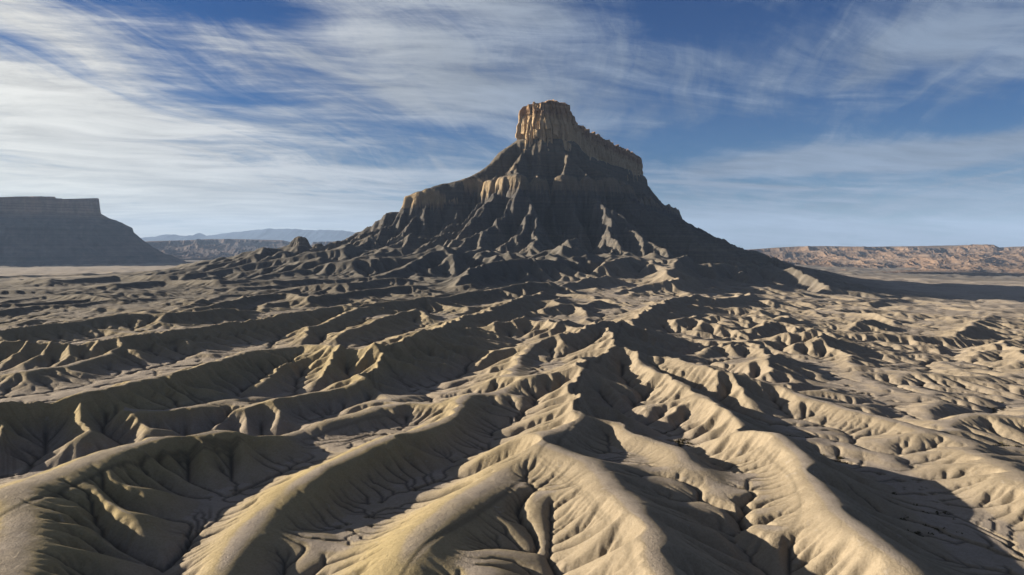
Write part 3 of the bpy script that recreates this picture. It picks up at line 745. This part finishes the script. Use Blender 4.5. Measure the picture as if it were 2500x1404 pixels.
def scrub():
    """low brush growing along the dry washes on the right"""
    rng = np.random.default_rng(21)
    m = (A > 60) & (A < 60000) & (rad > 140) & (rad < 700) & (th_g > .16)
    p = np.clip(1.2 * sstep(.16, .3, th_g) * (vnoise(X / 26, Y / 26, 601) > .05) * (r * DL)[:, None] ** 2 * 5, 0, 1)
    i, j = np.where(m & (rng.random(A.shape) < p)); k = rng.permutation(len(i))[:5200]; i, j = i[k], j[k]
    c = np.stack([X[i, j], Y[i, j], z[i, j]], -1) + rng.normal(0, 1.3, (len(i), 3)) * (1, 1, 0)
    n_ = 12; size = rng.uniform(.35, .95, len(i))
    d = rng.normal(0, 1, (len(i), n_, 3)); d[..., 2] = np.abs(d[..., 2]) * .8 + .1; d /= np.linalg.norm(d, axis=-1)[..., None]
    tip = c[:, None] + d * size[:, None, None] * rng.uniform(.6, 1, (len(i), n_, 1))
    side = np.cross(d, rng.normal(0, 1, d.shape)) * size[:, None, None] * .28
    lo = c[:, None] + d * size[:, None, None] * .12
    V = np.stack([lo - side * .4, tip - side, tip + side], 2).reshape(-1, 3)
    F = np.arange(len(V)).reshape(-1, 3)
    m_, N, bs = material('scrub_leaf'); bs.inputs['Base Color'].default_value = (.062, .052, .030, 1)
    o = make_mesh('scrub', V, F, m_, smooth=False); o['kind'] = 'stuff'
    print('scrub clumps', len(i))
scrub()

butte = bpy.data.objects.new('butte', None); col.objects.link(butte); butte.location = (80, 1900, 0)
tag(butte, 'tall dark shale butte with ribbed slopes and golden sandstone cap', 'butte')
bV, bF, bA = subset(V, F[fb], attrs)
slopes = make_mesh('shale_slope', bV - np.array([80, 1900, 0]), bF, mat_butte(), bA, butte)

# caprock: a wall of jointed sandstone round the summit, columns and ledges in real relief
def ring(poly, n):
    P = np.array(poly + poly[:1], float); d = np.r_[0, np.cumsum(np.hypot(*np.diff(P, axis=0).T))]
    s = np.linspace(0, d[-1], n, endpoint=False)
    q = np.stack([np.interp(s, d, P[:, 0]), np.interp(s, d, P[:, 1])], -1)
    for _ in range(6): q = .25 * np.roll(q, 1, 0) + .5 * q + .25 * np.roll(q, -1, 0)
    t = np.roll(q, -1, 0) - np.roll(q, 1, 0); t /= np.hypot(*t.T)[:, None] + 1e-9
    nrm = np.stack([t[:, 1], -t[:, 0]], -1)
    area = .5 * np.sum(q[:, 0] * np.roll(q[:, 1], -1) - np.roll(q[:, 0], -1) * q[:, 1])
    return q, nrm if area > 0 else -nrm, s
def cap_top(x, y):
    prow = np.interp(x, [15, 30, 52, 70, 95, 130, 150, 165], [418, 421, 424, 427, 433, 431, 424, 416])
    tail = np.interp(y, [1950, 2010, 2060, 2220, 2500, 2800, 3100], [412, 394, 402, 416, 423, 425, 432])
    w = sstep(1935, 1975, y); return prow * (1 - w) + tail * w
def build_cap():
    n = 2600; q, nrm, s = ring(CAP, n); L = 46
    t = np.linspace(0, 1, L)
    zt = cap_top(q[:, 0], q[:, 1])
    blocks = np.floor(s / 9 + 1.5 * fbm(s / 30, s * 0, 5, 2))
    cren = vnoise(blocks * .73, blocks * .31, 15)
    zt = zt + 7.0 * cren + 2.0 * fbm(s / 5, s * 0, 16, 2)
    S = s[:, None] + 0 * t[None]; T = t[None] + 0 * s[:, None]
    zb = 300.0; Z = zb + (zt[:, None] - zb) * T
    colm = np.abs(fbm(S / 34, Z / 260, 201, 3)) * 11 + np.abs(fbm(S / 10, Z / 90, 205, 3)) * 4.5 + fbm(S / 3.5, Z / 12, 209, 2) * 1.2
    led = np.floor(Z / 11 + .5 * fbm(S / 60, Z * 0, 222, 2)); ledge = vnoise(led * .77, led * .19 + S / 200, 225) * 1.6
    back = np.interp(Z, [300, 330, 345, 372, 380, 430], [3.5, 1.5, 0, -2.5, -6.5, -9.5])
    def joint(n_, seed, wob):
        q_ = S / n_ + wob * fbm(S / (n_ * 4), Z / 120, seed, 2); return vnoise(np.floor(q_) * .737, np.floor(Z / 24 + vnoise(np.floor(q_) * .37, q_ * 0, seed + 2)) * .618, seed + 1), np.abs(q_ - np.floor(q_) - .5) * 2
    j1, e1 = joint(13, 251, .8); j2, e2 = joint(5.5, 255, .6)
    colm = colm * .6 + 9 * j1 - 9 * sstep(.8, 1, e1) + 1.8 * j2 - 1.6 * sstep(.75, 1, e2) + 3
    off = back + colm - 8.5 + ledge + vnoise(blocks[:, None] * .9 + 0 * T, np.floor(Z / 17) * .7, 230) * 2.2 * sstep(370, 395, Z)
    X_ = q[:, :1] + nrm[:, :1] * off; Y_ = q[:, 1:] + nrm[:, 1:] * off
    V = np.stack([X_.T, Y_.T, Z.T], -1).reshape(-1, 3)
    F = grid_faces(L, n, True)[:, ::-1]
    # top: rings shrinking to the long axis
    top = V[-n:]; axis = np.array([[85, 1930], [100, 1990], [140, 2180], [270, 2500], [390, 2800], [500, 3090]])
    ax = np.stack([np.interp(top[:, 1], axis[:, 1], axis[:, 0]), np.clip(top[:, 1], 1915, 3090)], -1)
    Vs = [V]
    for k, f in enumerate((.12, .35, .7, 1.0)):
        xy = top[:, :2] * (1 - f) + ax * f; zz = cap_top(xy[:, 0], xy[:, 1]) + 3 * fbm(xy[:, 0] / 14, xy[:, 1] / 14, 240, 3) + 1
        Vs.append(np.concatenate([xy, zz[:, None]], 1))
    V = np.concatenate(Vs); F2_ = grid_faces(5, n, True)[:, ::-1] + (L - 1) * n
    return V, np.concatenate([F, F2_])
cV, cF = build_cap()
cap = make_mesh('sandstone_cap', cV - np.array([80, 1900, 0]), cF, mat_cap(), None, butte, smooth=False)

# ---------------------------------------------------------------- mesas and ranges further off
def mesa(name, rim, prof, ztop, mat, n=1200, rimn=12, flute=40, fl_len=160, seed=1, kind='structure', cren=6):
    """rim: closed plan outline; prof: [(outward offset, drop below the top)]"""
    q, nrm, s = ring(rim, n)
    off = np.array([p[0] for p in prof], float); dz = np.array([p[1] for p in prof], float)
    m = 60; tt = np.linspace(0, len(prof) - 1, m); off = np.interp(tt, np.arange(len(prof)), off); dz = np.interp(tt, np.arange(len(prof)), dz)
    S = s[None] + 0 * off[:, None]; O = off[:, None] + 0 * s[None]
    hang = np.clip(off / max(off), 0, 1)[:, None]
    zt = ztop(q[:, 0], q[:, 1]) if callable(ztop) else ztop + 0 * s
    zt = zt + cren * vnoise(np.floor(s / 45) * .7, s * 0, seed + 5)
    w = rimn * fbm(S / 90, S * 0, seed, 4) * (1 - .3 * hang) + flute * sstep(0, .12, hang) * (ridged(S / fl_len + .35 * fbm(S / 300, O / 200, seed + 1, 2), O / 900, seed + 2, 3) - .45) * (.35 + hang)
    OO = O + w
    X_ = q[None, :, 0] + nrm[None, :, 0] * OO; Y_ = q[None, :, 1] + nrm[None, :, 1] * OO
    Z = zt[None] - dz[:, None] + 5 * fbm(S / 60, O / 60, seed + 3, 3) * sstep(0, .1, hang)
    c = q.mean(0)
    V = [np.stack([X_[::-1], Y_[::-1], Z[::-1]], -1).reshape(-1, 3)]
    for f in (.3, .7, .98):
        x_ = X_[0] * (1 - f) + c[0] * f; y_ = Y_[0] * (1 - f) + c[1] * f
        V.append(np.stack([x_, y_, zt + 0 * x_], -1))
    V = np.concatenate(V); F = grid_faces(m + 3, n, True)[:, ::-1]
    o = make_mesh(name, V - np.array([c[0], c[1], 0]), F, mat); o.location = (c[0], c[1], 0)
    if kind: o['kind'] = kind
    return o
def at(px, D): return ((px - 1250) / F_PX * D, D)
def zat(py, D): return CAMZ + (HORIZ - py) / F_PX * D

m1 = mesa('mesa', [at(238, 5400), at(150, 5250), at(-60, 5000), at(-500, 4800), at(-1200, 5200), at(-1400, 7500), at(-300, 8200), at(120, 7300), at(200, 6300), at(232, 5700)],
          [(0, 0), (6, 60), (14, 112), (60, 140), (150, 185), (215, 220), (225, 255), (330, 350), (480, 440), (620, 490), (900, 525), (1300, 545)],
          lambda x, y: zat(487, 5400) + sstep(at(210, 5400)[0], at(170, 5300)[0], x) * 0 + 12 * sstep(200, 1500, -3060 - x), mat_far('mesa_rock', (0.085, 0.070, 0.066), (0.055, 0.050, 0.052), 1.0, (275, 330), (.23, .165, .12)), n=2400, rimn=30, flute=170, fl_len=190, seed=301, cren=14)
tag(m1, 'flat topped hazy mesa with long talus skirt at far left', 'mesa')
# small rocky knob beside the left foot of the butte
def knob(name, cx, cy, zb, h, w, seed, label):
    n, m = 220, 60; t = np.linspace(0, 2 * math.pi, n, endpoint=False); f = np.linspace(1, 0, m)
    Tt = t[None] + 0 * f[:, None]; Ff = f[:, None] + 0 * t[None]
    rr = w * Ff * (1 + .22 * fbm(np.cos(Tt) * 2.2, np.sin(Tt) * 2.2 + Ff, seed, 3)) 
    Zz = zb + h * np.interp(Ff, [0, .12, .2, .27, .35, .6, 1], [1, .96, .82, .6, .47, .22, 0]) + h * .09 * fbm(np.cos(Tt) * Ff * 7, np.sin(Tt) * Ff * 7, seed + 3, 4) * sstep(1, .8, Ff)
    V = np.stack([rr * np.cos(Tt), rr * np.sin(Tt), Zz - zb], -1).reshape(-1, 3)
    o = make_mesh(name, V, grid_faces(m, n, True), MB); o.location = (cx, cy, zb)
    tag(o, label, 'hill', kind='structure'); return o
MB = mat_butte()
c_ = at(735, 1800); knob('rocky_hill', c_[0], c_[1], zat(632, 1800), (632 - 578) / F_PX * 1800, 95, 411, 'dark rounded rock knob standing left of the butte foot')
c_ = at(776, 1850); knob('rocky_hill', c_[0], c_[1], zat(625, 1850), (625 - 594) / F_PX * 1850, 60, 433, 'small dark knob between the rounded knob and the butte')

PL = mat_far('plateau_rock', (0.150, 0.103, 0.070), (0.100, 0.078, 0.062), .8)
def band(name, D, xs, ys, ybase, depth, mat, label, seed, rows=160, cols=1400, rough=1.0, cl=.3):
    """a scarp of eroded country: a ground sheet that climbs from its foot to the skyline read off the photo"""
    a = np.linspace(math.atan((xs[0] - 1250) / F_PX), math.atan((xs[-1] - 1250) / F_PX), cols)
    px = 1250 + F_PX * np.tan(a); t = np.linspace(0, 1, rows)
    Dm = D + depth * t[:, None] + 0 * a[None]
    X_ = np.tan(a)[None] * Dm; Y_ = Dm
    ztop = CAMZ + (HORIZ - np.interp(px, xs, ys)) / F_PX * (D + depth * .92)
    z0 = CAMZ + (HORIZ - ybase) / F_PX * D
    sc = depth / 2500.
    n1 = ridged(X_ / (420 * sc), Y_ / (520 * sc), seed, 5, .55); n2 = fbm(X_ / (900 * sc), Y_ / (700 * sc), seed + 9, 4)
    q = np.clip(t[:, None] + .16 * n2 + .10 * (n1 - .5), 0, 1)
    st = np.interp(q, [0, .2, .38, .42, .6, .64, .80, .84, 1], [0, .07, .17, .33, .46, .62, .72, .97, 1])
    zz = z0 + (ztop[None] - z0) * st * (1 - .0 * n1)
    zz = zz + (n1 - .55) * (ztop[None] - z0) * cl * sstep(0, .1, t)[:, None] * (1 - sstep(.78, .9, t)[:, None])
    zz = np.minimum(zz, ztop[None] + rough * 4 * fbm(X_ / 60, Y_ / 60, seed + 4, 2))
    zz[0] -= 60; drop = sstep(.94, 1, t)[:, None]; zz = zz - drop * 80
    o = make_mesh(name, np.stack([X_, Y_ - D, zz], -1).reshape(-1, 3), grid_faces(rows, cols), mat, smooth=False); o.location = (0, D, 0)
    tag(o, label, 'plateau' if 'plateau' in name else name.replace('_', ' '), kind='structure')
    return o
band('plateau', 5200, [1780, 1880, 1950, 2020, 2100, 2200, 2330, 2390, 2425, 2440, 2500, 2900], [612, 605, 601, 600, 602, 601, 599, 597, 597, 604, 601, 600], 668, 3600, PL,
     'sunlit pink and orange eroded plateau on the right horizon', 501, rows=260, cols=1500, cl=.42)
band('plateau', 8200, [300, 370, 450, 520, 600, 690, 705, 730, 780, 860, 1000], [592, 588, 586, 583, 584, 586, 590, 592, 589, 588, 590], 632, 2500, mat_far('left_plateau_rock', (0.085, 0.064, 0.058), (0.060, 0.052, 0.052), .8),
     'dim purple eroded plateau between the far mesa and the butte', 541, rows=150, cols=900, cl=.3)
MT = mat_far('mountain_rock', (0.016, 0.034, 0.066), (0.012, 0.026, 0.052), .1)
def mountains(name, D, xs, ys, label, cols=700, rows=50):
    px = np.linspace(xs[0], xs[-1], cols); t = np.linspace(-1, 1, rows)
    zt = CAMZ + (HORIZ - np.interp(px, xs, ys)) / F_PX * D + 25 * fbm(px / 14, px * 0, 77, 4)
    X0 = (px - 1250) / F_PX * D; W = 5000.
    prof = np.interp(np.abs(t), [0, .05, .3, .7, 1], [1, .97, .62, .2, 0])
    X_ = X0[None] + 0 * t[:, None]; Y_ = D + W * t[:, None] + 0 * X_
    zz = -230 + (zt[None] + 230) * prof[:, None]
    zz = zz + (ridged(X_ / 1800, Y_ / 2600, 611, 4) - .5) * 80 * (prof * (1 - prof) * 4)[:, None]
    o = make_mesh(name, np.stack([X_, Y_ - D, zz], -1).reshape(-1, 3), grid_faces(rows, cols), MT); o.location = (0, D, 0)
    tag(o, label, 'mountains', kind='structure')
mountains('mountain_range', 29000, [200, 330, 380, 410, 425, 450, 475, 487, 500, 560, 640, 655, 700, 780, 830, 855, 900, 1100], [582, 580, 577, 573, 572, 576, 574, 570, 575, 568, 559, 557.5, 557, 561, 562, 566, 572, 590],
          'long blue mountain range faint on the left horizon')

# ---------------------------------------------------------------- air
def haze_box():
    x0, x1, y0, y1, za, zb = -37000, 37000, -37000, 37000, -420, 1300
    V = np.array([(x, y, z_) for z_ in (za, zb) for y in (y0, y1) for x in (x0, x1)], float)
    F = np.array([(0, 2, 3, 1), (4, 5, 7, 6), (0, 1, 5, 4), (2, 6, 7, 3), (0, 4, 6, 2), (1, 3, 7, 5)])
    m = bpy.data.materials.new('haze_air'); m.use_nodes = True; N = NT_(m.node_tree); N.n.clear()
    v = N.node('ShaderNodeVolumePrincipled'); v.inputs['Color'].default_value = HAZE_COL; v.inputs['Density'].default_value = HAZE_D
    v.inputs['Anisotropy'].default_value = 0.0
    out = N.node('ShaderNodeOutputMaterial'); N.l.new(v.outputs[0], out.inputs['Volume'])
    o = make_mesh('haze', V, F, m, smooth=False); o['kind'] = 'stuff'
HAZE_COL = (.40, .56, .86, 1); HAZE_D = 2.1e-5
haze_box()
print('built in', round(time.time() - T0, 1))
